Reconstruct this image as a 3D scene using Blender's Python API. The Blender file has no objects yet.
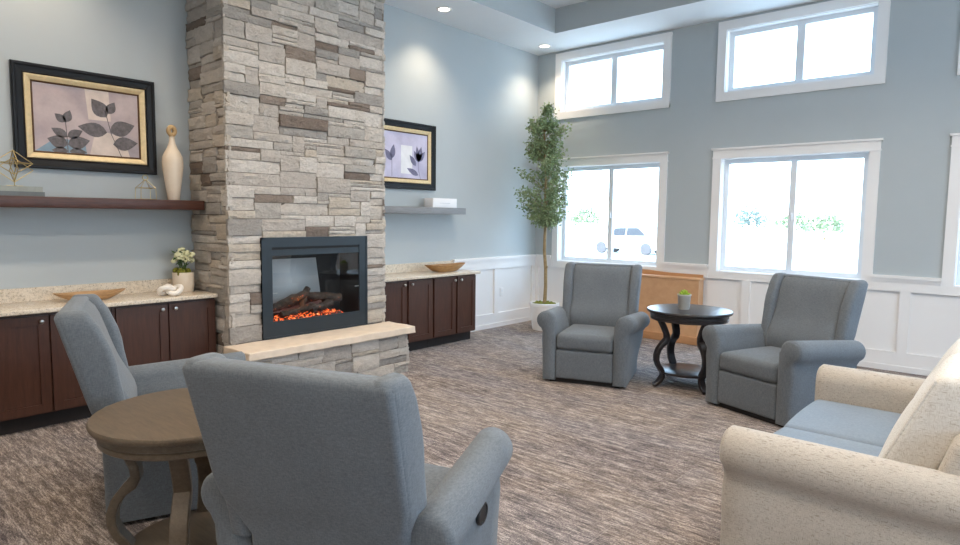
import bpy, math, random
from mathutils import Vector, Matrix
from math import sin, cos, pi, radians, sqrt, exp
random.seed(7)
C = bpy.context.scene.collection
SC = bpy.context.scene

# ------------------------------------------------------------------ constants (metres)
WX, D, H = -5.666, 7.734, 3.934          # left wall, window wall, soffit height
EX, FY = 2.15, -3.2                        # right wall, wall behind the camera
TRAY = 4.245

# ------------------------------------------------------------------ mesh builder
class MB:
    def __init__(s): s.v=[]; s.f=[]; s.m=[]
    def add(s, vs, fs, m=0):
        o=len(s.v); s.v += [tuple(p) for p in vs]
        for f in fs: s.f.append([i+o for i in f]); s.m.append(m)
    def box(s, a, b, m=0):
        x0,y0,z0=[min(a[i],b[i]) for i in range(3)]; x1,y1,z1=[max(a[i],b[i]) for i in range(3)]
        s.add([(x0,y0,z0),(x1,y0,z0),(x1,y1,z0),(x0,y1,z0),(x0,y0,z1),(x1,y0,z1),(x1,y1,z1),(x0,y1,z1)],
              [(3,2,1,0),(4,5,6,7),(0,1,5,4),(1,2,6,5),(2,3,7,6),(3,0,4,7)], m)
    def rbox(s, a, b, r=.02, n=3, k=2, fn=None, m=0):
        """rounded box: k steps in the rounding, n between"""
        lo=[min(a[i],b[i]) for i in range(3)]; hi=[max(a[i],b[i]) for i in range(3)]
        c=[(lo[i]+hi[i])/2 for i in range(3)]; h=[(hi[i]-lo[i])/2 for i in range(3)]
        r=min(r,min(h)*.999)
        ax=[]
        for i in range(3):
            l=[-h[i]+r*j/k for j in range(k)]
            nn=n if h[i]>r*1.5 else 1
            l+=[-h[i]+r+(2*h[i]-2*r)*j/nn for j in range(nn+1)]
            l+=[h[i]-r+r*(j+1)/k for j in range(k)]
            ax.append(l)
        idx={}; vs=[]; fs=[]
        def vert(p):
            key=tuple(round(q,6) for q in p)
            if key in idx: return idx[key]
            inn=[max(-h[i]+r,min(h[i]-r,p[i])) for i in range(3)]
            d=Vector([p[i]-inn[i] for i in range(3)])
            if d.length>1e-9: d=d.normalized()*r
            q=[inn[i]+d[i]+c[i] for i in range(3)]
            if fn: q=fn(*q)
            idx[key]=len(vs); vs.append(tuple(q)); return idx[key]
        for i in range(3):
            j,kk=(i+1)%3,(i+2)%3
            for sgn in (-1,1):
                for p in range(len(ax[j])-1):
                    for q in range(len(ax[kk])-1):
                        quad=[]
                        for (u,w) in ((p,q),(p+1,q),(p+1,q+1),(p,q+1)):
                            P=[0,0,0]; P[i]=sgn*h[i]; P[j]=ax[j][u]; P[kk]=ax[kk][w]; quad.append(vert(P))
                        if sgn<0: quad.reverse()
                        if len(set(quad))>2: fs.append(quad)
        s.add(vs,fs,m)
    def loft(s, rings, cap=True, closed=True, m=0):
        n=len(rings[0]); vs=[p for r in rings for p in r]; fs=[]
        for i in range(len(rings)-1):
            for j in range(n if closed else n-1):
                k=(j+1)%n
                fs.append((i*n+j,i*n+k,(i+1)*n+k,(i+1)*n+j))
        if cap:
            fs.append(tuple(reversed(range(n)))); fs.append(tuple(range((len(rings)-1)*n,len(rings)*n)))
        s.add(vs,fs,m)
    def lathe(s, prof, c=(0,0,0), n=32, m=0, fn=None):
        rings=[]
        for r,z in prof:
            rings.append([(c[0]+max(r,1e-4)*cos(2*pi*i/n),c[1]+max(r,1e-4)*sin(2*pi*i/n),c[2]+z) for i in range(n)])
        if fn: rings=[[fn(*p) for p in r] for r in rings]
        s.loft(rings,m=m)
    def tube(s, pts, r=.01, n=8, m=0, closed=False):
        P=[Vector(p) for p in pts]; L=len(P)
        rr=r if isinstance(r,(list,tuple)) else [r]*L
        rings=[]; up=Vector((0,0,1)); prev=None
        for i in range(L):
            if closed: t=P[(i+1)%L]-P[i-1]
            else: t=P[min(i+1,L-1)]-P[max(i-1,0)]
            t.normalize()
            if prev is None:
                a=t.cross(up)
                if a.length<.05: a=t.cross(Vector((1,0,0)))
            else:
                a=prev-t*prev.dot(t)
                if a.length<1e-4: a=t.cross(up)
            a.normalize(); prev=a; b=t.cross(a)
            rings.append([tuple(P[i]+(a*cos(2*pi*j/n)+b*sin(2*pi*j/n))*rr[i]) for j in range(n)])
        if closed:
            rings.append(rings[0]); s.loft(rings,cap=False,m=m)
        else: s.loft(rings,m=m)
    def prism(s, poly, fn, h0, h1, m=0):
        """poly of (a,b); fn(a,b,h)->xyz"""
        n=len(poly)
        vs=[fn(a,b,h0) for a,b in poly]+[fn(a,b,h1) for a,b in poly]
        fs=[tuple(reversed(range(n))),tuple(range(n,2*n))]
        fs+=[(i,(i+1)%n,n+(i+1)%n,n+i) for i in range(n)]
        s.add(vs,fs,m)
    def build(s, name, mats, parent=None, smooth=40, loc=(0,0,0), fixn=True):
        me=bpy.data.meshes.new(name); me.from_pydata(s.v,[],s.f)
        if not isinstance(mats,(list,tuple)): mats=[mats]
        for mm in mats: me.materials.append(mm)
        if len(mats)>1: me.polygons.foreach_set('material_index',s.m)
        if fixn:
            import bmesh
            bm=bmesh.new(); bm.from_mesh(me); bmesh.ops.recalc_face_normals(bm,faces=bm.faces); bm.to_mesh(me); bm.free()
        if smooth:
            me.shade_smooth()
            try: me.set_sharp_from_angle(angle=radians(smooth))
            except Exception: pass
        me.update()
        o=bpy.data.objects.new(name,me); C.objects.link(o); o.location=loc
        if parent: o.parent=parent
        return o

def tag(o,label=None,cat=None,group=None,kind=None):
    if label: o['label']=label
    if cat: o['category']=cat
    if group: o['group']=group
    if kind: o['kind']=kind
    return o
def thing(name,label,cat,loc=(0,0,0),rz=0,group=None,kind=None):
    o=bpy.data.objects.new(name,None); C.objects.link(o); o.empty_display_size=.1
    o.location=loc; o.rotation_euler=(0,0,rz)
    return tag(o,label,cat,group,kind)
def copy_tree(o,parent=None):
    c=o.copy(); C.objects.link(c)
    if parent: c.parent=parent
    for ch in list(o.children): copy_tree(ch,c)
    return c

# ------------------------------------------------------------------ materials
def lin(c):
    return tuple(((v/255)/12.92 if v/255<=.04045 else ((v/255+.055)/1.055)**2.4) for v in c)+(1,)
class NT:
    def __init__(s,name):
        s.mat=bpy.data.materials.new(name); s.mat.use_nodes=True; s.t=s.mat.node_tree; s.n=s.t.nodes; s.b=s.n['Principled BSDF']
    def node(s,t,**k):
        x=s.n.new(t)
        for a,b in k.items():
            if a in x.inputs: x.inputs[a].default_value=b
            else: setattr(x,a,b)
        return x
    def link(s,a,b): s.t.links.new(a,b)
    def coord(s,scale=(1,1,1),rot=(0,0,0)):
        tc=s.node('ShaderNodeTexCoord'); mp=s.node('ShaderNodeMapping'); mp.inputs['Scale'].default_value=scale; mp.inputs['Rotation'].default_value=rot
        s.link(tc.outputs['Object'],mp.inputs['Vector']); return mp.outputs['Vector']
    def noise(s,vec,scale=5,detail=4,rough=.6):
        x=s.node('ShaderNodeTexNoise',Scale=scale,Detail=detail,Roughness=rough); s.link(vec,x.inputs['Vector']); return x.outputs['Fac']
    def ramp(s,fac,stops):
        x=s.node('ShaderNodeValToRGB'); e=x.color_ramp.elements
        while len(e)<len(stops): e.new(.5)
        for i,(p,c) in enumerate(stops): e[i].position=p; e[i].color=c if len(c)==4 else lin(c)
        s.link(fac,x.inputs['Fac']); return x.outputs['Color']
    def mix(s,fac,a,b,mode='MIX'):
        x=s.node('ShaderNodeMix',data_type='RGBA',blend_type=mode)
        for sock,val in ((x.inputs[0],fac),(x.inputs[6],a),(x.inputs[7],b)):
            if hasattr(val,'is_output') or isinstance(val,bpy.types.NodeSocket): s.link(val,sock)
            else: sock.default_value=val
        return x.outputs[2]
    def bump(s,h,strength=.2,dist=.01):
        x=s.node('ShaderNodeBump',Strength=strength,Distance=dist); s.link(h,x.inputs['Height']); s.link(x.outputs['Normal'],s.b.inputs['Normal'])
    def col(s,c):
        if isinstance(c,bpy.types.NodeSocket): s.link(c,s.b.inputs['Base Color'])
        else: s.b.inputs['Base Color'].default_value=c if len(c)==4 else lin(c)
    def set(s,**k):
        for a,b in k.items(): s.b.inputs[a.replace('_',' ')].default_value=b
def plain(name,c,rough=.5,metal=0,var=.06,scale=8,bump=0,bscale=60,spec=.5):
    t=NT(name); v=t.coord(); f=t.noise(v,scale,4)
    l=lin(c); a=tuple(max(0,x*(1-var)) for x in l[:3])+(1,); b=tuple(min(1,x*(1+var)) for x in l[:3])+(1,)
    t.col(t.ramp(f,[(.3,a),(.7,b)])); t.set(Roughness=rough,Metallic=metal); t.b.inputs['Specular IOR Level'].default_value=spec
    if bump: t.bump(t.noise(v,bscale,3),bump,.004)
    return t.mat
def fabric(name,dark,light,weave=420,rough=.9,fleck=None,bump=.25):
    t=NT(name); v=t.coord()
    a=t.noise(t.coord((1,1,.12)),weave,2); b=t.noise(t.coord((.15,.15,1)),weave,2)
    m=t.node('ShaderNodeMath',operation='ADD'); t.link(a,m.inputs[0]); t.link(b,m.inputs[1])
    h=t.node('ShaderNodeMath',operation='MULTIPLY'); t.link(m.outputs[0],h.inputs[0]); h.inputs[1].default_value=.5
    c=t.ramp(h.outputs[0],[(.32,dark),(.68,light)])
    big=t.noise(v,3,3); c=t.mix(.18,c,t.ramp(big,[(.3,dark),(.7,light)]))
    if fleck:
        ff=t.noise(t.coord((1,1,.14)),fleck[1],2,.5); c2=t.ramp(ff,[(.58,(0,0,0,1)),(.70,(1,1,1,1))]); c=t.mix(c2,c,lin(fleck[0]))
        ff=t.noise(t.coord((.14,.14,1)),fleck[1]*.8,2,.5); c2=t.ramp(ff,[(.58,(0,0,0,1)),(.70,(1,1,1,1))]); c=t.mix(c2,c,lin(fleck[0]))
    t.col(c); t.set(Roughness=rough); t.b.inputs['Sheen Weight'].default_value=.15; t.b.inputs['Specular IOR Level'].default_value=.25
    t.bump(h.outputs[0],bump,.002); return t.mat
def wood(name,dark,light,scale=6,stretch=(1,12,12),rough=.4,bump=.05):
    t=NT(name); v=t.coord(stretch); f=t.noise(v,scale,6,.65); g=t.noise(t.coord(tuple(q*3 for q in stretch)),scale,3)
    c=t.ramp(f,[(.25,dark),(.75,light)]); c=t.mix(.25,c,t.ramp(g,[(.3,dark),(.7,light)]))
    t.col(c); t.set(Roughness=rough); t.bump(f,bump,.003); return t.mat
def emit(name,c,s):
    t=NT(name); t.col((0,0,0,1)); t.b.inputs['Emission Color'].default_value=c; t.b.inputs['Emission Strength'].default_value=s; return t.mat

M={}
M['wall']=plain('wall_paint',(178,185,188),.75,var=.015,scale=2,bump=.04,bscale=180,spec=.3)
M['white']=plain('white_trim_paint',(236,234,233),.4,var=.01,scale=3)
M['ceil']=plain('ceiling_white_paint',(226,228,230),.85,var=.01,scale=3,bump=.05,bscale=120,spec=.2)
M['vinyl']=plain('white_vinyl',(226,230,234),.3,var=.01)
M['chair']=fabric('grey_upholstery',(81,87,93),(120,127,134),380)
M['sofa']=fabric('oatmeal_linen',(168,160,150),(201,194,185),420,fleck=((148,140,130),420))
M['sofaback']=fabric('lit_linen',(200,195,187),(232,229,224),420,fleck=((184,175,163),420))  # sofa linen made paler, window light on the back cushions put into the colour
M['seat']=fabric('blue_grey_seat',(112,128,144),(138,152,168),450,rough=.65,bump=.12)
M['dark']=plain('black_plastic',(24,24,26),.5)
M['cab']=wood('espresso_cabinet',(52,31,23),(82,51,39),5,(10,10,.8),.35)
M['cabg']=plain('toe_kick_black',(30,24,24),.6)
M['shelf']=wood('walnut_shelf',(46,24,18),(92,54,40),7,(14,1,14),.4)
M['shelfg']=wood('grey_shelf',(112,112,114),(140,140,142),7,(14,1,14),.5)
M['tabn']=wood('weathered_oak',(70,60,48),(108,93,76),5,(2,14,14),.42)
M['tabf']=wood('dark_espresso',(30,28,30),(58,52,52),5,(2,14,14),.28)
M['steel']=plain('brushed_nickel',(190,188,184),.3,1,.03)
M['gold']=plain('pale_gold_wire',(196,176,128),.35,.9,.05)
M['blackfr']=plain('black_frame_lacquer',(12,12,15),.42,var=.1,spec=.3)
M['goldfr']=plain('gold_frame',(214,190,146),.4,.2,.1,30)
M['bronze']=plain('bronze_lip',(92,66,44),.4,.4,.1)
M['cream']=plain('cream_ceramic',(222,206,186),.35,var=.05,scale=12)
M['tan']=plain('tan_ceramic',(186,156,112),.45,var=.1,scale=14)
M['knot']=plain('white_ceramic_knot',(236,230,222),.4,var=.02)
M['bowl']=wood('light_carved_wood',(150,112,74),(206,168,122),6,(10,2,10),.5)
M['bowl2']=wood('brown_carved_wood',(112,78,44),(190,146,92),6,(10,2,10),.5)
M['moss']=plain('green_moss',(112,112,34),.9,var=.4,scale=60,bump=.5)
M['leafp']=plain('pot_leaf_green',(70,104,52),.6,var=.3,scale=30)
M['flower']=plain('cream_petals',(228,226,186),.7,var=.08,scale=30)
M['succ']=plain('bright_green_succulent',(150,176,54),.6,var=.25,scale=60)
M['potsil']=plain('silver_pot',(190,186,178),.4,.15,.04)
M['leaf']=plain('olive_leaf_green',(136,154,112),.6,var=.35,scale=9)
M['bark']=plain('pale_bark',(150,128,92),.8,var=.25,scale=30,bump=.4)
M['brown']=wood('honey_wood',(190,144,104),(214,170,130),4,(1,8,1.2),.5)
M['brownd']=wood('honey_wood_trim',(172,124,84),(196,148,106),4,(1,8,8),.5)
M['iron']=plain('slate_black_metal',(44,52,58),.4,.3,.04)
M['fbox']=plain('firebox_black',(16,16,18),.7)
M['screen']=plain('screen_glow_grey',(150,156,160),.6,var=.04,scale=3)  # glow reflected on the firebox screen, put into the colour
M['book1']=plain('grey_book_cloth',(150,154,148),.7,var=.1,scale=30)
M['book2']=plain('slate_book_cloth',(104,110,112),.7,var=.1,scale=30)
M['page']=plain('paper_edge',(206,200,186),.8,var=.06,scale=80)
M['whitebox']=plain('white_card',(236,236,238),.6,var=.01)
M['print']=plain('faint_grey_print',(196,198,202),.6)
M['hearth']=plain('sandstone_slab',(222,204,184),.7,var=.08,scale=9,bump=.25,bscale=50)
def log_mat():
    t=NT('charred_log'); v=t.coord(); f=t.noise(v,22,5); t.col(t.ramp(f,[(.3,(22,18,16)),(.6,(70,56,48)),(.8,(104,90,80))])); t.set(Roughness=.9)
    e=t.noise(v,26,3); c=t.ramp(e,[(.64,(0,0,0,1)),(.72,(1,.16,.02,1))]); t.link(c,t.b.inputs['Emission Color']); t.b.inputs['Emission Strength'].default_value=.5
    t.bump(f,.8,.02); return t.mat
M['log']=log_mat()
def ember_mat():
    t=NT('glowing_embers'); v=t.coord(); f=t.noise(v,38,3); t.col((.02,.015,.012,1)); t.set(Roughness=.9)
    c=t.ramp(f,[(.50,(0,0,0,1)),(.58,(.9,.09,.01,1)),(.70,(1,.5,.16,1))]); t.link(c,t.b.inputs['Emission Color']); t.b.inputs['Emission Strength'].default_value=1.8; return t.mat
M['ember']=ember_mat()
STONE=[]
for i,(c,r) in enumerate([((212,203,193),.9),((200,191,182),.9),((220,212,203),.9),((190,183,175),.9),((172,166,160),.9),((152,138,127),.9),((136,122,112),.9),((208,196,181),.9)]):
    t=NT('ledge_stone_%s'%'abcdefgh'[i]); v=t.coord(); f=t.noise(t.coord((1,1,1.6)),14,7,.75); g=t.noise(t.coord((1,1,1.4)),34,6,.75)
    l=lin(c)[:3]; a=tuple(x*.74 for x in l)+(1,); b=tuple(min(1,x*1.16) for x in l)+(1,)
    t.col(t.mix(.4,t.ramp(f,[(.3,a),(.7,b)]),t.ramp(g,[(.3,a),(.7,b)]))); t.set(Roughness=r); t.b.inputs['Specular IOR Level'].default_value=.25; t.bump(g,.9,.03); STONE.append(t.mat)
M['mortar']=plain('stone_joint',(120,110,100),.95)
def granite():
    t=NT('speckled_granite'); v=t.coord(); a=t.noise(v,55,5,.75); b=t.noise(v,130,3,.6); g=t.noise(v,12,3)
    c=t.ramp(a,[(.30,(120,106,92)),(.44,(206,192,172)),(.62,(226,214,196)),(.75,(196,178,154))])
    d=t.ramp(b,[(.34,(0,0,0,1)),(.40,(1,1,1,1))]); c=t.mix(d,lin((92,82,74)),c)
    t.col(t.mix(.2,c,t.ramp(g,[(.3,(196,178,154)),(.7,(232,226,214))]))); t.set(Roughness=.22); return t.mat
M['granite']=granite()
def carpet():
    t=NT('streaked_plank_carpet')
    tc=t.node('ShaderNodeTexCoord')
    br=t.node('ShaderNodeTexBrick'); br.offset=.5; br.inputs['Scale'].default_value=1; br.inputs['Brick Width'].default_value=1.0; br.inputs['Row Height'].default_value=.25
    br.inputs['Mortar Size'].default_value=.0035; br.inputs['Mortar Smooth'].default_value=.3; br.inputs['Color1'].default_value=(.0,.0,.0,1); br.inputs['Color2'].default_value=(1,1,1,1); br.inputs['Mortar'].default_value=(.5,.5,.5,1)
    t.link(tc.outputs['Object'],br.inputs['Vector'])
    s1=t.noise(t.coord((3.4,24,1)),1.5,6,.8)
    s2=t.noise(t.coord((15,62,1)),1.8,5,.85)
    s3=t.noise(t.coord((75,120,1)),1.5,3,.8)
    s4=t.noise(t.coord((.5,1.4,1)),1.3,3,.6)
    f=t.node('ShaderNodeMath',operation='MULTIPLY_ADD'); t.link(s2,f.inputs[0]); f.inputs[1].default_value=.8
    g=t.node('ShaderNodeMath',operation='MULTIPLY_ADD'); t.link(s3,g.inputs[0]); g.inputs[1].default_value=.85; t.link(s1,g.inputs[2]); t.link(g.outputs[0],f.inputs[2])
    k=t.node('ShaderNodeMath',operation='MULTIPLY'); t.link(f.outputs[0],k.inputs[0]); k.inputs[1].default_value=1/2.65
    c=t.ramp(k.outputs[0],[(.435,(56,51,55)),(.482,(104,96,97)),(.522,(166,154,149)),(.57,(230,219,211))])
    c=t.mix(.24,c,t.ramp(s4,[(.4,(122,118,124)),(.6,(178,160,138))]))
    s5=t.noise(t.coord((4.5,13,1)),1.5,4,.7); c=t.mix(.55,c,t.ramp(s5,[(.40,(172,168,172)),(.60,(255,252,248))]),'MULTIPLY')
    c=t.mix(.05,c,br.outputs['Color'])
    sm=t.node('ShaderNodeMath',operation='MULTIPLY'); t.link(br.outputs['Fac'],sm.inputs[0]); sm.inputs[1].default_value=.22; c=t.mix(sm.outputs[0],c,lin((206,196,188)))
    t.col(c); t.set(Roughness=.95); t.b.inputs['Specular IOR Level'].default_value=.1
    m=t.node('ShaderNodeMath',operation='ADD'); t.link(s2,m.inputs[0]); t.link(s3,m.inputs[1]); t.bump(m.outputs[0],.35,.008); return t.mat
M['carpet']=carpet()
def glass():
    t=NT('window_glass'); n=t.n; out=n['Material Output']; tr=t.node('ShaderNodeBsdfTransparent'); gl=t.node('ShaderNodeBsdfGlossy'); gl.inputs['Roughness'].default_value=.02
    tr.inputs['Color'].default_value=(.97,.98,.98,1); mx=t.node('ShaderNodeMixShader'); mx.inputs[0].default_value=.05
    t.link(tr.outputs[0],mx.inputs[1]); t.link(gl.outputs[0],mx.inputs[2]); t.link(mx.outputs[0],out.inputs['Surface']); n.remove(t.b); return t.mat
M['glass']=glass()
def art(name,base,patches):
    t=NT(name); v=t.coord(); f=t.noise(v,7,5,.7); g=t.noise(v,2.6,2)
    c=t.ramp(f,[(.3,base[0]),(.7,base[1])]); c=t.mix(.45,c,t.ramp(g,[(.35,patches[0]),(.5,patches[1]),(.65,patches[2])])); t.col(c); t.set(Roughness=.6); return t.mat
M['artL']=art('mauve_print_ground',((150,138,138),(190,174,174)),((150,142,150),(184,164,164),(198,180,178)))
M['artR']=art('lilac_print_ground',((168,164,188),(202,198,220)),((166,162,192),(196,192,214),(206,200,222)))
M['artp']=plain('pale_patch',(206,190,180),.6,var=.12,scale=12)
M['artb']=plain('blue_patch',(126,148,164),.6,var=.12,scale=12)
M['artw']=plain('white_patch',(222,222,226),.6,var=.06,scale=12)
M['artleaf']=plain('charcoal_leaf_print',(98,92,94),.6,var=.35,scale=40)
M['artleaf2']=plain('slate_leaf_print',(110,108,136),.6,var=.2,scale=40)

# ================================================================== SETTING
def struct(o,label=None,cat=None): return tag(o,label,cat,None,'structure')
def part(name,mat,parent,fill,smooth=40):
    b=MB(); fill(b); return b.build(name,mat,parent,smooth)

# floor
b=MB(); b.box((WX-.3,FY-.3,-.12),(EX+.3,D+.25,0)); struct(b.build('floor',M['carpet'],None,0),'grey brown streaked plank carpet covering the whole floor','carpet floor')

LOW=(.92,2.29); UP=(3.07,3.80)
winX=[(-5.246,-3.683),(-2.893,-1.343),(-.55,1.0)]       # openings in the window wall
winY=[(.3,1.85),(2.65,4.2),(5.0,6.55)]                               # openings in the right-hand wall
def holed(b,u0,u1,ops,fn,t):
    """wall from u0..u1, z 0..H+.35, with openings; fn(u,w,z) w = depth 0..t"""
    def bx(a,c,z0,z1):
        if c-a>1e-4 and z1-z0>1e-4: b.box(fn(a,0,z0),fn(c,t,z1))
    zz=[(0,LOW[0]),(LOW[1],UP[0]),(UP[1],TRAY+.1)]
    for z0,z1 in zz: bx(u0,u1,z0,z1)
    for z0,z1 in (LOW,UP):
        e=u0
        for a,c in ops: bx(e,a,z0,z1); e=c
        bx(e,u1,z0,z1)
b=MB(); holed(b,WX-.2,EX+.2,winX,lambda u,w,z:(u,D+w,z),.2)
struct(b.build('wall_back',M['wall'],None,0),'grey blue wall with two rows of white framed windows','wall')
b=MB(); b.box((WX-.2,FY-.2,0),(WX,D,TRAY+.1)); struct(b.build('wall_left',M['wall'],None,0),'grey blue wall behind the stone fireplace and dark cabinets','wall')
b=MB(); holed(b,FY-.2,D,winY,lambda u,w,z:(EX+w,u,z),.2); struct(b.build('wall_right',M['wall'],None,0),'grey blue wall with windows behind the sofa','wall')
b=MB(); b.box((WX,FY-.2,0),(EX,FY,TRAY+.1)); struct(b.build('wall_front',M['wall'],None,0),'plain grey blue wall behind the viewer','wall')
# ceiling with tray
ce=struct(thing('ceiling','white ceiling border around a raised grey tray','ceiling'))
tx0,tx1,ty0,ty1=-4.83,1.32,-2.4,6.94
b=MB(); b.box((WX,FY,H),(tx0,D,H+.05)); b.box((tx1,FY,H),(EX,D,H+.05)); b.box((tx0,FY,H),(tx1,ty0,H+.05)); b.box((tx0,ty1,H),(tx1,D,H+.05))
b.build('soffit',M['ceil'],ce,0)
b=MB(); z0=H+.001; b.box((tx0-.04,ty0,H+.05),(tx0,ty1,TRAY)); b.box((tx1,ty0,H+.05),(tx1+.04,ty1,TRAY)); b.box((tx0,ty1,H+.05),(tx1,ty1+.04,TRAY)); b.box((tx0,ty0-.04,H+.05),(tx1,ty0,TRAY))
b.box((tx0-.002,ty0,H+.001),(tx0+.001,ty1,H+.06)); b.box((tx0,ty1-.001,H+.001),(tx1,ty1+.002,H+.06))
b.build('tray_side',M['wall'],ce,0)
b=MB(); b.box((WX-.2,FY-.2,TRAY),(EX+.2,D+.2,TRAY+.12)); b.build('tray_top',M['ceil'],ce,0)

# windows
def window(n,u0,u1,z0,z1,fn,kind,label):
    """fn(u,w,z): w>0 into the wall, w<0 into the room"""
    r=struct(thing('window_%d'%n,label,'window'))
    cw=.10
    def B(b,u,w,z,u2,w2,z2): b.box(fn(u,w,z),fn(u2,w2,z2))
    b=MB()
    B(b,u0-cw,-.022,z0-.09,u0,0,z1); B(b,u1,-.022,z0-.09,u1+cw,0,z1)
    if kind=='low':
        B(b,u0-cw,-.024,z1,u1+cw,0,z1+.10); B(b,u0-cw-.018,-.045,z1+.10,u1+cw+.018,0,z1+.122); B(b,u0-cw-.008,-.032,z1-.004,u1+cw+.008,0,z1+.012)
        B(b,u0,-.022,z0-.09,u1,0,z0); 
    else:
        B(b,u0-cw,-.024,z1,u1+cw,0,z1+.104); B(b,u0,-.022,z0-.10,u1,0,z0); B(b,u0-cw,-.0225,z0-.10,u0,0,z0-.05); B(b,u1,-.0225,z0-.10,u1+cw,0,z0-.05)
    b.build('casing',M['white'],r,0)
    b=MB(); t=.008      # reveal lining
    B(b,u0,0,z0,u0+t,.2,z1); B(b,u1-t,0,z0,u1,.2,z1); B(b,u0,0,z1-t,u1,.2,z1); B(b,u0,0,z0,u1,.2,z0+t)
    b.build('jamb',M['white'],r,0)
    b=MB(); f=.055; a,c=.09,.15
    B(b,u0+t,a,z0+t,u0+t+f,c,z1-t); B(b,u1-t-f,a,z0+t,u1-t,c,z1-t); B(b,u0+t+f,a,z1-t-f,u1-t-f,c,z1-t); B(b,u0+t+f,a,z0+t,u1-t-f,c,z0+t+f)
    mid=(u0+u1)/2+.02; mw=.033 if kind=='low' else .042
    B(b,mid-mw,a-.005,z0+t+f,mid+mw,c-.01,z1-t-f)
    b.build('sash',M['vinyl'],r,0)
    b=MB(); B(b,u0+t+f,.118,z0+t+f,mid-mw,.122,z1-t-f); b.build('pane',M['glass'],r,0)
    b=MB(); B(b,mid+mw,.118,z0+t+f,u1-t-f,.122,z1-t-f); b.build('pane',M['glass'],r,0)
    if kind=='low':
        b=MB(); zc=(z0+z1)/2; b.rbox(fn(mid-.012,a-.022,zc-.05),fn(mid+.012,a-.004,zc+.03),.006,1,2); b.build('latch',M['vinyl'],r)
    # daylight portal (guides sampling of the sky through the opening)
    L=bpy.data.lights.new('daylight_portal','AREA'); L.shape='RECTANGLE'; L.size=u1-u0; L.size_y=z1-z0; L.cycles.is_portal=True
    o=bpy.data.objects.new('daylight_portal',L); C.objects.link(o); o.location=fn((u0+u1)/2,.19,(z0+z1)/2)
    nrm=Vector(fn(0,-1,0))-Vector(fn(0,0,0)); o.rotation_euler=nrm.to_track_quat('-Z','Z').to_euler()
n=1
names=['left','centre','right','far right']
low_l=['lower two pane window behind the potted tree and recliner','lower two pane window behind the recliner beside the black table','lower window cut off at the right edge above the sofa','lower window beyond the sofa']
up_l=['upper clerestory window in the corner above the potted tree','upper clerestory window above the recliner beside the black table','upper clerestory window cut off at the right edge','upper clerestory window beyond the sofa']
for i,(a,c) in enumerate(winX):
    window(n,a,c,*LOW,lambda u,w,z:(u,D+w,z),'low',low_l[i]); n+=1
    window(n,a,c,*UP,lambda u,w,z:(u,D+w,z),'up',up_l[i]); n+=1
for i,(a,c) in enumerate(winY):
    window(n,a,c,*LOW,lambda u,w,z:(EX+w,u,z),'low','lower window in the side wall behind the sofa, %s from the corner'%('third','second','first')[i]); n+=1
    window(n,a,c,*UP,lambda u,w,z:(EX+w,u,z),'up','upper window in the side wall behind the sofa, %s from the corner'%('third','second','first')[i]); n+=1

# wainscot, built as trim
def wains(n,u0,u1,stiles,fn,gaps,label):
    r=struct(thing('trim_%d'%n,label,'wainscot'))
    def B(b,u,w,z,u2,w2,z2): b.box(fn(u,w,z),fn(u2,w2,z2))
    b=MB(); B(b,u0,-.006,0,u1,0,.83); b.build('panel_board',M['white'],r,0)
    b=MB(); B(b,u0,-.030,.83,u1,0,.94 if not gaps else .83+.0)
    if gaps:
        e=u0; B(b,u0,-.030,.83,u1,0,LOW[0]-.09+.0005)
        for (a,c) in gaps+[(u1+.1,u1+.1)]:
            if min(a-.1,u1)-e>.01: B(b,e,-.030,.83,min(a-.1,u1),0,.955)
            e=c+.1
    B(b,u0,-.030,0,u1,0,.20)
    for s in stiles: B(b,s-.0475,-.030,.20,s+.0475,0,.83)
    b.build('frame_board',M['white'],r,0)
    b=MB()
    segs=[]; e=u0
    for (a,c) in gaps: segs.append((e,a-.1)); e=c+.1
    segs.append((e,u1))
    for a,c in segs:
        if c-a>.01: B(b,a,-.058,.965,c,0,.995); B(b,a,-.042,.935,c,0,.966)
    b.build('chair_rail',M['white'],r,0)
    b=MB(); B(b,u0,-.042,0,u1,-.028,.06); b.build('shoe_moulding',M['white'],r,0)
gaps=list(winX)
wains(1,WX+.03,EX-.03,[-5.62,-4.92,-4.12,-3.33,-2.53,-1.735,-.94,-.145,.65,1.445],lambda u,w,z:(u,D+w,z),gaps,'white panelled wainscot below the windows')
wains(2,5.905,D-.03,[5.95,6.80,7.68],lambda u,w,z:(WX-w,u,z),[],'white panelled wainscot between the small cabinets and the corner')
wains(3,FY,D-.03,[k*.8-2.8 for k in range(13)],lambda u,w,z:(EX+w,u,z),list(winY),'white panelled wainscot behind the sofa')
b=MB(); b.rbox((WX+.008,6.895,.425),(WX+.016,6.97,.545),.004,1,2); o=b.build('outlet_plate',M['white']); tag(o,'small white outlet plate on the wainscot left of the potted tree','outlet')
for z in (.455,.505):
    b=MB(); b.box((WX+.016,6.922,z-.012),(WX+.0175,6.943,z+.012)); b.build('socket',M['vinyl'],o,0)

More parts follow.
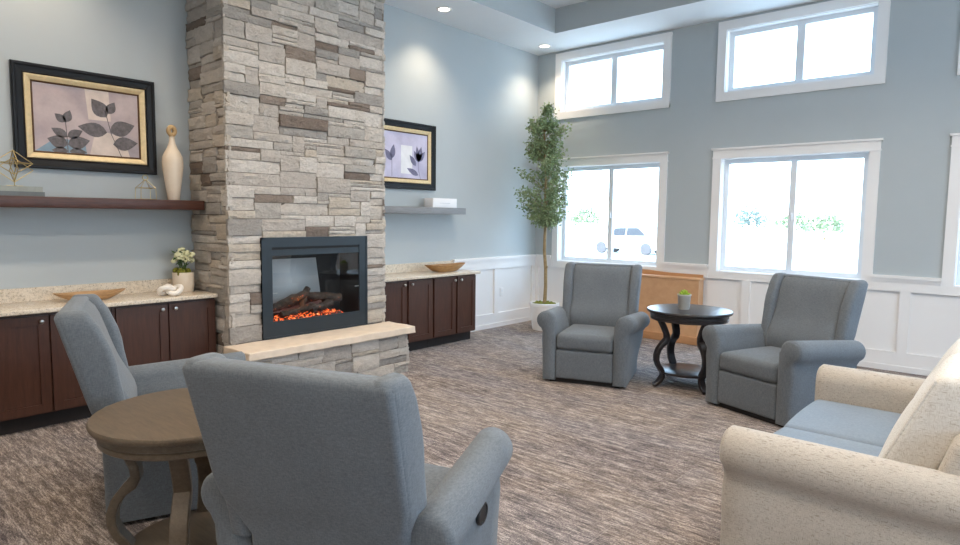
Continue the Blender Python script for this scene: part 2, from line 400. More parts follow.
# ================================================================== FIREPLACE
CX=-4.976; CY0,CY1=2.528,4.207; HZ=.462
FB=(2.815,3.955,.463,1.352)
def stones(b,u0,u1,v0,v1,fn,skip=(),gu=.062,gv=.035,depth=(.010,.038),seed=1):
    rnd=random.Random(seed)
    nu=max(1,round((u1-u0)/gu)); nv=max(1,round((v1-v0)/gv)); gu=(u1-u0)/nu; gv=(v1-v0)/nv
    occ=[[False]*nv for _ in range(nu)]
    for (a,c,d,e) in skip:
        for i in range(nu):
            for j in range(nv):
                if u0+(i+.5)*gu>a and u0+(i+.5)*gu<c and v0+(j+.5)*gv>d and v0+(j+.5)*gv<e: occ[i][j]=True
    for j in range(nv):
        for i in range(nu):
            if occ[i][j]: continue
            h=rnd.choice([1,1,2,2,2,3,3,4]); w=rnd.choice([3,4,4,5,6,7,8])
            if h==1: w=max(w,4)
            if h==4: w=rnd.choice([3,4,5])
            ww=0
            while ww<w and i+ww<nu and not occ[i+ww][j]: ww+=1
            if i+ww<nu and not occ[i+ww][j] and i+ww+1<=nu:
                k=0
                while i+ww+k<nu and not occ[i+ww+k][j]: k+=1
                if k==1: ww+=1
            hh=1
            while hh<h and j+hh<nv and all(not occ[i+q][j+hh] for q in range(ww)): hh+=1
            for q in range(ww):
                for p in range(hh): occ[i+q][j+p]=True
            a,c=u0+i*gu+.0025,u0+(i+ww)*gu-.0025; d,e=v0+j*gv+.0025,v0+(j+hh)*gv-.0025
            dep=rnd.uniform(*depth); mt=rnd.choices(range(8),[24,20,20,14,8,4,3,10])[0]
            if hh==4 and mt in (5,6): mt=1
            n1=max(2,int((c-a)/.035)); n2=max(2,int((e-d)/.03)+1)
            vs=[]; fs=[]
            for y in range(n2+1):
                for x in range(n1+1):
                    edge=(x in (0,n1)) or (y in (0,n2))
                    jw=0 if not edge else rnd.uniform(.003,.010)
                    dd=dep+rnd.uniform(-.008,.008)-jw
                    vs.append(fn(a+(c-a)*x/n1,d+(e-d)*y/n2,dd))
            o=len(vs)
            ring=[x for x in range(n1+1)]+[y*(n1+1)+n1 for y in range(1,n2+1)]+[n2*(n1+1)+x for x in range(n1-1,-1,-1)]+[y*(n1+1) for y in range(n2-1,0,-1)]
            co=[(a+(c-a)*(q%(n1+1))/n1,d+(e-d)*(q//(n1+1))/n2) for q in ring]
            for (uu,vv) in co: vs.append(fn(uu,vv,-.01))
            for y in range(n2):
                for x in range(n1): fs.append((y*(n1+1)+x,y*(n1+1)+x+1,(y+1)*(n1+1)+x+1,(y+1)*(n1+1)+x))
            L=len(ring)
            for q in range(L): fs.append((ring[q],o+q,o+(q+1)%L,ring[(q+1)%L]))
            b.add(vs,fs,mt)
fp=thing('fireplace','tall ledge stone fireplace chimney with raised sandstone hearth','fireplace')
b=MB(); S=.024   # core set back so stone faces average the measured plane
def core(y0,y1,z0,z1,x0=WX+.003): b.box((x0,y0,z0),(CX-S,y1,z1),8)
core(CY0+S+.014,FB[0]+.02,0,H-.003); core(FB[1]-.02,CY1-S,0,H-.003); core(FB[0]+.02,FB[1]-.02,FB[3]-.02,H-.003); core(FB[0]+.02,FB[1]-.02,0,FB[2])
b.box((WX+.003,FB[0],FB[2]),(CX-.42,FB[1],FB[3]),8)
stones(b,CY0,CY1,HZ,H-.002,lambda u,v,d:(CX-S+d,u,v),[(FB[0]+.01,FB[1]-.01,FB[2]-.01,FB[3]-.02)],seed=11)
stones(b,WX+.003,CX,0,H-.002,lambda u,v,d:(u,CY0+S+.014-d,v),seed=5)
stones(b,WX+.003,CX,0,H-.002,lambda u,v,d:(u,CY1-S+d,v),seed=6)
b.build('chimney_breast',STONE+[M['mortar']],fp,30,fixn=False)
b=MB(); HX=-4.615
b.box((CX-.01,CY0+.01,0),(HX-S,CY1-.02,HZ-.07),8)
stones(b,CY0-.02,CY1-.005,0,HZ-.068,lambda u,v,d:(HX-S+d,u,v),seed=21)
stones(b,CX-.01,HX,0,HZ-.068,lambda u,v,d:(u,CY0+.005-d,v),seed=22)
stones(b,CX-.01,HX,0,HZ-.068,lambda u,v,d:(u,CY1-.025+d,v),seed=23)
b.build('hearth_base',STONE+[M['mortar']],fp,30,fixn=False)
b=MB()
def rough(x,y,z):
    k=sin(y*31+z*40)*.004+sin(y*73+x*20)*.003
    return (x+(k if x>-4.7 else 0),y+(k*.6 if (y<2.6 or y>4.1) else 0),z+sin(y*17+x*23)*.0015)
b.rbox((CX+.012,2.462,HZ-.066),(-4.553,4.245,HZ),.008,24,2,rough)
b.build('hearth_slab',M['hearth'],fp)

ins=thing('electric_fireplace','black framed electric fireplace insert with glowing logs, set in the stone','fireplace insert',(CX,0,0))
fy0,fy1,fz0,fz1=FB; oy0,oy1,oz0,oz1=2.915,3.858,.612,1.192
b=MB(); P0,P1=.0,.020
b.box((P0,fy0,fz0),(P1,oy0,fz1)); b.box((P0,oy1,fz0),(P1,fy1,fz1)); b.box((P0,oy0,fz0),(P1,oy1,oz0)); b.box((P0,oy0,fz1-.085),(P1,oy1,fz1)); b.box((P0,oy0,oz1),(P1-.006,oy1,fz1-.108))
# raised bead round the outside of the frame
for q in ((fy0,fz0,fy0+.018,fz1),(fy1-.018,fz0,fy1,fz1),(fy0,fz1-.018,fy1,fz1),(fy0,fz0,fy1,fz0+.018)): b.box((P0,q[0],q[1]),(P1+.005,q[2],q[3]))
b.build('frame',M['iron'],ins,0)
b=MB(); b.box((P0-.02,oy0,fz1-.108),(P0+.01,oy1,fz1-.085)); b.build('air_slot',M['fbox'],ins,0)
b=MB(); dp=-.30
b.box((dp-.01,oy0,oz0-.05),(dp,oy1,oz1)); b.box((dp,oy0-.01,oz0-.05),(0,oy0,oz1)); b.box((dp,oy1,oz0-.05),(0,oy1+.01,oz1)); b.box((dp,oy0,oz1),(0,oy1,oz1+.01)); b.box((dp,oy0,oz0-.06),(0,oy1,oz0-.04))
b.build('firebox',M['fbox'],ins,0)
b=MB(); b.prism([(2.95,.64),(3.62,.64),(3.55,1.14),(2.99,1.14)],lambda a,c,h:(dp+.03+h,a,c),0,.006); b.build('screen_glow',M['screen'],ins,0)  # grey trapezoid in the shape of the glow reflected on the screen
b=MB(); b.rbox((dp+.05,oy0+.03,oz0-.045),(-.03,oy1-.14,oz0+.006),.03,16,2,lambda x,y,z:(x,y,z+.018*sin(y*60)*cos(x*70) if z>oz0 else z)); b.build('ember_bed',M['ember'],ins)
def log(p,q,r,seed):
    rnd=random.Random(seed); P,Q=Vector(p),Vector(q); pts=[P.lerp(Q,i/8)+Vector((rnd.uniform(-.008,.008),rnd.uniform(-.006,.006),rnd.uniform(-.01,.01))) for i in range(9)]
    b=MB(); b.tube(pts,[r*(1+rnd.uniform(-.14,.14)) for _ in pts],10); b.build('log',M['log'],ins)
log((-.16,2.96,.69),(-.12,3.36,.83),.038,1); log((-.10,3.28,.70),(-.18,3.40,.86),.030,2); log((-.14,3.36,.80),(-.12,3.74,.74),.036,3)
log((-.06,3.05,.655),(-.07,3.40,.70),.028,4); log((-.07,3.36,.66),(-.09,3.62,.72),.034,5); log((-.22,3.1,.70),(-.22,3.55,.76),.036,6)
b=MB(); b.box((.006,oy0,oz0),(.009,oy1,oz1)); b.build('front_glass',M['glass'],ins,0)
for y in (oy0-.004,oy1-.05):
    b=MB(); b.box((.0095,y,.86),(.013,y+.054,.864)); b.build('glass_clip',M['steel'],ins,0)
def lamp(name,kind,loc,power,color,size=.1,**k):
    L=bpy.data.lights.new(name,kind); L.energy=power; L.color=color
    if kind=='AREA': L.shape='DISK'; L.size=size
    elif kind=='SPOT': L.shadow_soft_size=size; L.spot_size=k.get('angle',radians(100)); L.spot_blend=k.get('blend',.8)
    else: L.shadow_soft_size=size
    o=bpy.data.objects.new(name,L); C.objects.link(o); o.location=loc
    if 'rot' in k: o.rotation_euler=k['rot']
    return o
lamp('screen_fill_lamp','POINT',(CX-.13,3.27,.95),.42,(.85,.92,1),.11)  # added lamp, brightens the grey panel behind the logs
lamp('ember_lamp','POINT',(CX-.02-.06,3.25,.78),.25,(1,.35,.1),.03)

# ================================================================== CABINETS
def door(parent,y0,y1,z0,z1,knob_y,zk=.785):
    b=MB(); f=.062; x0=0
    b.box((x0,y0,z0),(x0+.020,y0+f,z1)); b.box((x0,y1-f,z0),(x0+.020,y1,z1)); b.box((x0,y0+f,z0),(x0+.020,y1-f,z0+f)); b.box((x0,y0+f,z1-f),(x0+.020,y1-f,z1)); b.box((x0,y0+f,z0+f),(x0+.011,y1-f,z1-f))
    d=b.build('door',M['cab'],parent,0)
    b=MB(); b.lathe([(.005,0),(.005,.014),(.014,.019),(.0155,.026),(.012,.031),(.004,.033)],n=16,fn=lambda x,y,z:(.019+z,knob_y+x,zk+y)); b.build('knob',M['steel'],d)
def cabinet(y0,y1,xf,doors,label):
    r=thing('base_cabinet',label,'cabinet',(xf,0,0),group='dark wood base cabinets')
    b=MB(); bx=WX-xf+.001; b.box((bx,y0,.118),(-.001,y1,.846)); b.build('body',M['cab'],r,0)
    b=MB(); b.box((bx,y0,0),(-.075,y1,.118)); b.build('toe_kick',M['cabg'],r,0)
    for (a,c,k) in doors: door(r,a,c,.128,.825,k)
xl=-5.222
cabinet(1.722,2.522,xl,[(1.745,2.123,2.079),(2.135,2.515,2.18)],'dark two door base cabinet touching the stone chimney, behind the side-on recliner')
cabinet(.902,1.718,xl,[(.922,1.304,1.259),(1.316,1.70,1.359)],'dark two door base cabinet at the left edge, under the framed picture')
cabinet(.082,.898,xl,[(.102,.484,.439),(.496,.88,.54)],'dark two door base cabinet farthest from the fireplace, beyond the left edge')
xr=-5.24
cabinet(4.225,5.142,xr,[(4.345,4.718,4.683),(4.752,5.125,4.796)],'dark two door base cabinet just right of the chimney behind the hearth end')
cabinet(5.146,5.895,xr,[(5.158,5.521,5.495),(5.553,5.883,5.605)],'dark two door base cabinet at the wainscot end, under the carved bowl')
def counter(y0,y1,label):
    b=MB(); b.rbox((WX+.001,y0,.846),(-5.165,y1,.878),.006,2,2); tag(b.build('countertop',M['granite']),'speckled granite worktop '+label,'countertop')
    b=MB(); b.box((WX+.001,y0,.8785),(WX+.022,y1,.982)); tag(b.build('backsplash',M['granite'],None,0),'low granite backsplash strip against the wall '+label,'backsplash')
counter(.06,2.524,'left of the stone chimney')
counter(4.222,5.915,'right of the stone chimney')

# shelves
b=MB(); b.rbox((WX,.0,1.583),(-5.345,2.516,1.662),.004,2,1); tag(b.build('floating_shelf',M['shelf']),'dark walnut floating shelf under the large framed picture, left of the chimney','shelf')
b=MB(); b.rbox((WX,4.225,1.580),(-5.40,5.886,1.660),.004,2,1); tag(b.build('floating_shelf',M['shelfg']),'grey floating shelf right of the chimney','shelf')

# pictures
def leafpoly(cx,cy,L,w,a,n=7):
    P=[]
    for i in range(n+1): t=i/n; P.append((t*L,w*sin(pi*t**.8)))
    for i in range(n-1,0,-1): t=i/n; P.append((t*L,-w*sin(pi*t**.8)))
    return [(cx+x*cos(a)-y*sin(a),cy+x*sin(a)+y*cos(a)) for x,y in P]
def picture(y0,y1,z0,z1,label,artm,fill):
    cy,cz=(y0+y1)/2,(z0+z1)/2
    r=thing('framed_picture',label,'picture',(WX,cy,cz)); w,h=(y1-y0)/2,(z1-z0)/2
    def ringbox(name,mat,steps):
        b=MB(); rings=[]
        for (ins_,x) in steps: rings.append([(x,-w+ins_,-h+ins_),(x,w-ins_,-h+ins_),(x,w-ins_,h-ins_),(x,-w+ins_,h-ins_)])
        b.loft(rings,cap=False); return b.build(name,mat,r,0)
    ringbox('frame',M['blackfr'],[(0,.001),(0,.034),(.006,.042),(.020,.042),(.03,.036),(.062,.030),(.070,.033),(.078,.026)])
    ringbox('fillet',M['goldfr'],[(.076,.027),(.082,.031),(.090,.030),(.112,.022),(.120,.018)])
    ringbox('lip',M['bronze'],[(.119,.019),(.124,.021),(.132,.014)])
    b=MB(); b.box((.006,-w+.125,-h+.125),(.012,w-.125,h-.125),0); fill(b,w-.13,h-.13)
    b.build('artwork',artm,r,0)
def fillL(b,w,h):
    F=lambda a,c,hh:(.012+hh,a,c)
    b.prism([(0,.02),(.16,.02),(.15,h),(-.02,h)],F,.0,.0004,1); b.prism([(.0,-h),(w*.8,-h),(w*.7,-.1),(.05,-.05)],F,.0,.0004,1)
    b.prism([(-w,-h),(-.02,-h),(-.03,-.17),(-w*.6,-.14)],F,.0,.0005,2)
    P=lambda pts:[b.prism(q,F,.0005,.001,3) for q in pts]
    P([leafpoly(-.16,-.02,.09,.03,radians(140)),leafpoly(-.16,-.02,.10,.032,radians(70)),leafpoly(-.15,-.13,.12,.034,radians(152)),leafpoly(-.15,-.13,.12,.034,radians(28)),leafpoly(-.15,-.19,.14,.05,radians(165)),leafpoly(-.15,-.19,.16,.05,radians(16)),leafpoly(-.15,-.24,.11,.03,radians(180)),leafpoly(-.14,-.24,.12,.03,radians(0))])
    P([leafpoly(.13,.05,.17,.058,radians(128)),leafpoly(.14,.08,.11,.036,radians(62)),leafpoly(.13,-.07,.21,.056,radians(172)),leafpoly(.15,-.06,.20,.062,radians(20)),leafpoly(.17,-.16,.19,.055,radians(8))])
    for pts in ([(-.15,-.25),(-.155,-.1),(-.16,.0)],[(.24,-.28),(.16,-.08),(.12,.1)]):
        for (p,q) in zip(pts,pts[1:]): b.prism([(p[0]-.003,p[1]),(p[0]+.003,p[1]),(q[0]+.003,q[1]),(q[0]-.003,q[1])],F,.0005,.001,3)
def fillR(b,w,h):
    F=lambda a,c,hh:(.012+hh,a,c)
    b.prism([(-.06,-h*.8),(.12,-h*.8),(.12,.12),(-.06,.12)],F,.0,.0004,1)
    for q in (leafpoly(.22,-.06,.19,.032,radians(98)),leafpoly(.22,-.06,.19,.04,radians(75)),leafpoly(.22,-.06,.17,.036,radians(50)),leafpoly(.22,-.06,.15,.03,radians(120)),leafpoly(.18,-.11,.16,.034,radians(130)),leafpoly(.22,-.22,.2,.034,radians(158)),leafpoly(-.2,-.05,.17,.04,radians(80)),leafpoly(-.2,-.07,.16,.04,radians(130))): b.prism(q,F,.0005,.001,3)
    for pts in ([(.26,-.28),(.22,-.15),(.22,0)],[(-.2,-.25),(-.2,0)]):
        for (p,q) in zip(pts,pts[1:]): b.prism([(p[0]-.003,p[1]),(p[0]+.003,p[1]),(q[0]+.003,q[1]),(q[0]-.003,q[1])],F,.0005,.001,3)
picture(1.255,2.25,1.878,2.648,'large black and gold framed leaf print above the walnut shelf',[M['artL'],M['artp'],M['artb'],M['artleaf']],fillL)
picture(4.583,5.578,1.872,2.662,'black and gold framed lilac leaf print above the grey shelf, half hidden by the chimney',[M['artR'],M['artw'],M['artb'],M['artleaf2']],fillR)

# ---- things on the left shelf
v=thing('vase','tall cream ceramic bottle vase with ring stopper on the walnut shelf','vase',(-5.50,2.325,1.662))
b=MB(); b.lathe([(.0,0),(.044,0),(.047,.006),(.056,.08),(.070,.18),(.081,.27),(.083,.32),(.078,.365),(.060,.405),(.040,.44),(.027,.475),(.022,.505),(.021,.525),(.024,.532),(.0,.534)],n=36); b.build('body',M['cream'],v)
b=MB(); b.tube([(.0,  .025*cos(2*pi*i/24),.580+.033*sin(2*pi*i/24)) for i in range(24)],.019,10,closed=True); b.tube([(0,0,.53),(0,0,.555)],.02,12); b.build('stopper',M['tan'],v)
b=MB(); 
def book(x0,y0,z0,x1,y1,z1,cm,label,name='book',group=None):
    r=thing(name,label,'book',((x0+x1)/2,(y0+y1)/2,z0),0,group); hx,hy,hz=(x1-x0)/2,(y1-y0)/2,z1-z0; t=.004
    b=MB(); b.box((-hx,-hy,0),(hx,hy,t)); b.box((-hx,-hy,hz-t),(hx,hy,hz)); b.box((hx-t,-hy,t),(hx,hy,hz-t)); b.build('cover',cm,r,0)
    b=MB(); b.box((-hx+.005,-hy+.005,t),(hx-t,hy-.005,hz-t)); b.build('pages',M['page'],r,0)
    return r
book(-5.60,.985,1.662,-5.405,1.372,1.695,M['book2'],'slate grey book, the lower of two lying on the walnut shelf',group='books on the walnut shelf')
book(-5.595,.99,1.695,-5.41,1.362,1.732,M['book1'],'grey green book, the upper of two lying on the walnut shelf',group='books on the walnut shelf')
def wires(name,label,cat,loc,segs,r,mat,extra=None):
    b=MB()
    for p,q in segs: b.tube([p,q],r,6)
    if extra: extra(b)
    o=b.build(name,mat,None,60,loc); return tag(o,label,cat)
def gem(R,zt,zm,zb,n=4,a0=0):
    ring=[(R*cos(a0+2*pi*i/n),R*sin(a0+2*pi*i/n),zm) for i in range(n)]; s=[]
    for i in range(n): s+=[(ring[i],(0,0,zt)),(ring[i],(0,0,zb)),(ring[i],ring[(i+1)%n])]
    return s
segs=gem(.115,.256,.166,.085,4,0)+[((0.115*cos(a),.115*sin(a),.118),(0,0,.205)) for a in (0,pi/2,pi,3*pi/2)]+[((0.115*cos(a),.115*sin(a),.118),(0,0,.03)) for a in (0,pi/2,pi,3*pi/2)]+[((0,0,.003),(0,0,.085)),((-.05,0,.003),(.05,0,.003)),((0,-.05,.003),(0,.05,.003))]
wires('wire_ornament','gold wire diamond ornament standing on the two grey books','ornament',(-5.50,1.215,1.732),segs,.0035,M['gold'])
sg=[]; R=.085
base=[(R*cos(a),R*sin(a),.004) for a in (pi/4,3*pi/4,5*pi/4,7*pi/4)]; mid=[(R*.95*cos(a),R*.95*sin(a),.095) for a in (pi/4,3*pi/4,5*pi/4,7*pi/4)]
for i in range(4): sg+=[(base[i],base[(i+1)%4]),(base[i],mid[i]),(mid[i],mid[(i+1)%4]),(mid[i],(0,0,.165))]
wires('wire_terrarium','small pale wire house ornament with gold ring, between picture and vase','ornament',(-5.51,2.105,1.662),sg,.0025,M['gold'],lambda b:b.tube([(0,.02*cos(2*pi*i/16),.18+.02*sin(2*pi*i/16)) for i in range(16)],.004,6,closed=True))

# ---- things on the left worktop
def dough(name,label,loc,L,Wd,h,mat,cat):
    b=MB(); n=40
    def ring(k,z,e=2.4):
        R=[]
        for i in range(n):
            a=2*pi*i/n; c,s_=cos(a),sin(a)
            R.append((Wd/2*k*math.copysign(abs(c)**(2/e),c),L/2*k*math.copysign(abs(s_)**(2/1.7),s_),z+.012*abs(s_)**6))
        return R
    b.loft([ring(.45,0),(ring(.62,.006)),(ring(.84,h*.55)),(ring(.98,h*.92)),(ring(1,h)),(ring(.93,h)),(ring(.88,h*.9)),(ring(.75,h*.55)),(ring(.55,h*.25)),(ring(.2,h*.2))])
    return tag(b.build(name,mat,None,40,loc),label,cat)
dough('wooden_tray','shallow light wood dough bowl on the worktop under the walnut shelf','bowl',(0,0,0),0,0,M['bowl'],'bowl') if False else None
dough('dough_bowl','shallow light wood dough bowl on the worktop under the walnut shelf',(-5.42,1.64,.878),.50,.21,.062,M['bowl'],'bowl')
dough('dough_bowl','brown carved wooden bowl on the small worktop right of the chimney',(-5.38,5.50,.878),.66,.24,.088,M['bowl2'],'bowl')
b=MB(); P=[]
for i in range(64):
    t=2*pi*i/64; P.append((.026*(sin(t)+2*sin(2*t)),.030*(cos(t)-2*cos(2*t)),.054+.026*(-sin(3*t))))
b.tube(P,.021,10,closed=True); zmin=min(p[2] for p in b.v); b.v=[(x,y,z-zmin) for x,y,z in b.v]
tag(b.build('ceramic_knot',M['knot'],None,60,(-5.30,2.195,.878)),'white ceramic knot ornament on the worktop beside the flower pot','ornament')
fpot=thing('potted_flower','cream flowers in a white pot on the worktop corner against the chimney','potted plant',(-5.50,2.385,.878))
b=MB(); b.lathe([(0,0),(.074,0),(.078,.004),(.085,.06),(.087,.165),(.084,.17),(.079,.165),(.078,.14),(0,.138)],n=32); b.build('pot',M['cream'],fpot)
b=MB(); rnd=random.Random(3)
for i in range(46):
    a=rnd.uniform(0,2*pi); r=.068*sqrt(rnd.random()); s=rnd.uniform(.012,.022)
    b.rbox((r*cos(a)-s,r*sin(a)-s,.135),(r*cos(a)+s,r*sin(a)+s,.16+rnd.uniform(.012,.05)),s*.9,1,2)
b.build('moss',M['moss'],fpot)
b=MB()
for i in range(8):
    a=i*.8; b.tube([(.01*cos(a),.01*sin(a),.16),(.04*cos(a),.04*sin(a),.25+.03*(i%3)),(.05*cos(a),.05*sin(a),.30+.03*(i%3))],.003,5)
for i in range(40):
    a=rnd.uniform(0,2*pi); r=rnd.uniform(.01,.06); z=rnd.uniform(.2,.34); p=leafpoly(0,0,.05,.014,0); ca=rnd.uniform(0,6.28); ti=rnd.uniform(-.8,.8)
    b.add([(r*cos(a)+x*cos(ca)-y*sin(ca),r*sin(a)+x*sin(ca)+y*cos(ca),z+x*sin(ti)) for x,y in p],[tuple(range(len(p)))])
b.build('foliage',M['leafp'],fpot,0,fixn=False)
for (x,y,z,R) in [(.03,-.045,.315,.036),(.03,.045,.32,.042),(-.02,.0,.35,.034),(.045,.005,.285,.03),(-.03,-.06,.27,.025),(.0,.07,.27,.026)]:
    b=MB()
    for i in range(26):
        d=Vector((rnd.gauss(0,1),rnd.gauss(0,1),rnd.gauss(0,1))).normalized()*R*.75; s=R*.36
        b.rbox((x+d.x-s,y+d.y-s,z+d.z-s*.8),(x+d.x+s,y+d.y+s,z+d.z+s*.8),s*.79,1,2)
    b.build('bloom',M['flower'],fpot)
# ---- box on the grey shelf
bx=thing('white_box','white box lying on the grey shelf right of the chimney','box',(-5.42,5.53,1.660))
b=MB(); b.rbox((-.15,-.208,0),(0,.208,.112),.003,2,1); b.build('body',M['whitebox'],bx)
b=MB(); b.box((0,-.09,.05),(.0008,.09,.056)); b.build('printed_line',M['print'],bx,0)

# ================================================================== RECLINERS (local: +x forward, +y the sitter's left)
def rrect(d0,d1,s0,s1,r,z,n=4):
    R=[]
    r=min(r,(d1-d0)/2*.98,(s1-s0)/2*.98)
    for (cx,cy,a0) in ((d1-r,s1-r,0),(d0+r,s1-r,90),(d0+r,s0+r,180),(d1-r,s0+r,270)):
        for i in range(n+1):
            a=radians(a0+90*i/n); R.append((cx+r*cos(a),cy+r*sin(a),z))
    return R
def lerp(tab,z):
    if z<=tab[0][0]: return tab[0][1]
    for (a,va),(c,vc) in zip(tab,tab[1:]):
        if z<=c:
            t=(z-a)/(c-a); t=t*t*(3-2*t) if len(tab)>2 else t; return va+(vc-va)*t
    return tab[-1][1]
def arm_ring(profile,d,inset,sgn):
    cs=sum(p[0] for p in profile)/len(profile); n=len(profile); R=[]
    for i,(s,z) in enumerate(profile):
        p0,p1=profile[i-1],profile[(i+1)%n]; tx,tz=p1[0]-p0[0],p1[1]-p0[1]; l=sqrt(tx*tx+tz*tz) or 1
        nx,nz=tz/l,-tx/l                     # profile runs so that (tz,-tx) points out on one side; use both safely
        R.append((s,z,nx,nz))
    area=sum(profile[i-1][0]*profile[i][1]-profile[i][0]*profile[i-1][1] for i in range(n))
    k=1 if area>0 else -1
    return [(d,sgn*(s-k*nx*inset),max(z-k*nz*inset,.0)) for s,z,nx,nz in R]
def arm_profile(si,sc,zc,r,so,z0):
    P=[(si,z0),(si,.20),(si,.40),(si,zc-.02)]
    for a in range(180,-61,-15): P.append((sc+r*cos(radians(a)),zc+r*sin(radians(a))))
    e=P[-1]
    P+=[(e[0]-.016,e[1]-.035),(so+.012,e[1]-.10),(so+.004,(e[1]+z0)/2),(so,z0+.12),(so,z0)]
    return P
def make_arm(name,mat,parent,prof,d0,d1,sgn,rear=.03,front=.016,splay=0,drop=0):
    b=MB(); rings=[]
    for i in range(5): a=radians(90*i/4); rings.append(arm_ring(prof,d1-front*(1-sin(a)) if False else d1-front*sin(a),front*(1-sin(a)) if i else front,sgn))
    for i in range(1,7): rings.append(arm_ring(prof,(d1-front)+(d0+rear-d1+front)*i/7,0,sgn))
    for i in range(5): a=radians(90*i/4); rings.append(arm_ring(prof,d0+rear*(1-sin(a)),rear*(1-cos(a)),sgn))
    def warp(x,y,z):
        t=(d1-x)/(d1-d0); k=min(1,max(0,(z-.15)/.35)); inner=1 if abs(y)>prof[0][0]+.004 or z>.5 else 0
        return (x,y+sgn*splay*t*k*inner,z-drop*t*k)
    if splay or drop: rings=[[warp(*p) for p in r] for r in rings]
    b.loft(rings); return b.build(name,mat,parent,50)
AP=arm_profile(.272,.371,.588,.086,.392,.022)
REAR=lambda z:lerp([(.0,-.325),(.45,-.340)],z) if z<.45 else -.340-(z-.45)*.275
HW=lambda z:lerp([(.42,.262),(.62,.378),(1.06,.388)],z)
def make_recliner():
    r=thing('wingback_recliner','x','recliner')
    fab=M['chair']
    for sg in (1,-1): make_arm('arm',fab,r,AP,-.33,.42,sg,splay=.05,drop=.05)
    b=MB(); b.box((-.22,-.33,0),(.37,.33,.05)); b.build('plinth',M['dark'],r,0)
    # footrest panel between the arms
    b=MB(); b.rbox((.30,-.268,.045),(.412,.268,.315),.016,6,3,lambda x,y,z:(x+(.008*(1-(y/.268)**2)*(1-((z-.18)/.135)**2) if x>.35 else 0),y,z)); b.build('footrest',fab,r)
    # seat cushion
    def sd(x,y,z):
        k=max(0,1-(y/.27)**2)
        if z>.40: z+=.022*k*max(0,1-((x-.12)/.32)**2)
        if x>.34: x+=.012*k*max(0,1-((z-.40)/.08)**2)
        return (x,y,z)
    b=MB(); b.rbox((-.26,-.268,.318),(.418,.268,.468),.04,8,4,sd); b.build('seat_cushion',fab,r)
    # outside back
    b=MB(); rings=[]
    zs=[.07,.08,.2,.34,.44,.52,.58,.64,.72,.82,.92,1.0,1.05]
    for z in zs:
        ins_=.012 if z==.07 else 0
        rings.append(rrect(REAR(z)+ins_,REAR(z)+.085-ins_,-HW(z)+ins_,HW(z)-ins_,.022,z))
    for (z,i_) in ((1.064,.006),(1.074,.016),(1.079,.03)): rings.append(rrect(REAR(z)+i_,REAR(z)+.10-i_*.4,-HW(1.05)+i_,HW(1.05)-i_,.022,z))
    b.loft(rings); b.build('outside_back',fab,r,50)
    # inside back pad
    b=MB(); rings=[]
    N=16
    for i in range(N+1):
        t=i/N; z=.36+t*.716; lum=.045*exp(-((z-.56)/.13)**2); e=min(1,min(t,1-t)*7); q=sqrt(max(0,1-(1-e)**2)); th=.050+.030*q*1.0+.016*sin(pi*t); w=max(HW(z),.378)-.076-.02*(1-q)
        R0=rrect(REAR(z)+.035,REAR(z)+.035+th+lum*q,-w,w,.045,z,5)
        rings.append([(x+(.018*(1-(y/w)**2)*q if x>REAR(z)+.10 else 0),y,zz) for x,y,zz in R0])
    b.loft(rings); b.build('backrest',fab,r,60)
    # wings
    WD=lambda z:lerp([(.54,.150),(.68,.165),(.86,.184),(.98,.172),(1.06,.146)],z)
    for sg in (1,-1):
        b=MB(); rings=[]
        zl=[.42,.50,.56,.62,.68,.75,.82,.89,.95,1.0,1.055]
        for z in zl:
            a,c=max(HW(z),.36)-.090,max(HW(z),.36)+.004; s0,s1=(a,c) if sg>0 else (-c,-a); rings.append(rrect(REAR(z)+.004,REAR(z)+WD(z),s0,s1,.034,z,4))
        for (z,i_) in ((1.069,.006),(1.080,.016),(1.085,.030)):
            a,c=HW(1.05)-.090+i_,HW(1.05)+.004-i_; s0,s1=(a,c) if sg>0 else (-c,-a); rings.append(rrect(REAR(z)+.004+i_,REAR(z)+WD(1.05)-i_*.8,s0,s1,.034,z,4))
        b.loft(rings); b.build('wing',fab,r,60)
    # welt cord along rear top edge
    # recline pull on the sitter's right
    b=MB(); n=20; rings=[]
    for (k,yy) in ((1,-.405),(1,-.430),(.93,-.434),(.84,-.434),(.80,-.430)):
        rings.append([(.13+.050*k*cos(2*pi*i/n),yy,.430+.042*k*sin(2*pi*i/n)) for i in range(n)])
    b.loft(rings); b.build('recline_handle',M['dark'],r)['label']='dark oval recline pull'
    return r
proto=make_recliner()
chairs=[(-3.188,5.344,-70.65,'grey wingback recliner facing the viewer beside the potted tree, below the left window'),
        (-1.483,5.436,-109.9,'grey wingback recliner right of the black round table, near the loveseat'),
        (-3.565,1.478,68.85,'blue-grey wingback recliner seen side-on between the dark cabinets and the brown table'),
        (-1.856,1.472,110.1,'large grey wingback recliner in the foreground with its back turned to the viewer')]
for i,(x,y,a,l) in enumerate(chairs):
    o=proto if i==0 else copy_tree(proto)
    o.location=(x,y,0); o.rotation_euler=(0,0,radians(a)); o['label']=l; o['group']='wingback recliners'

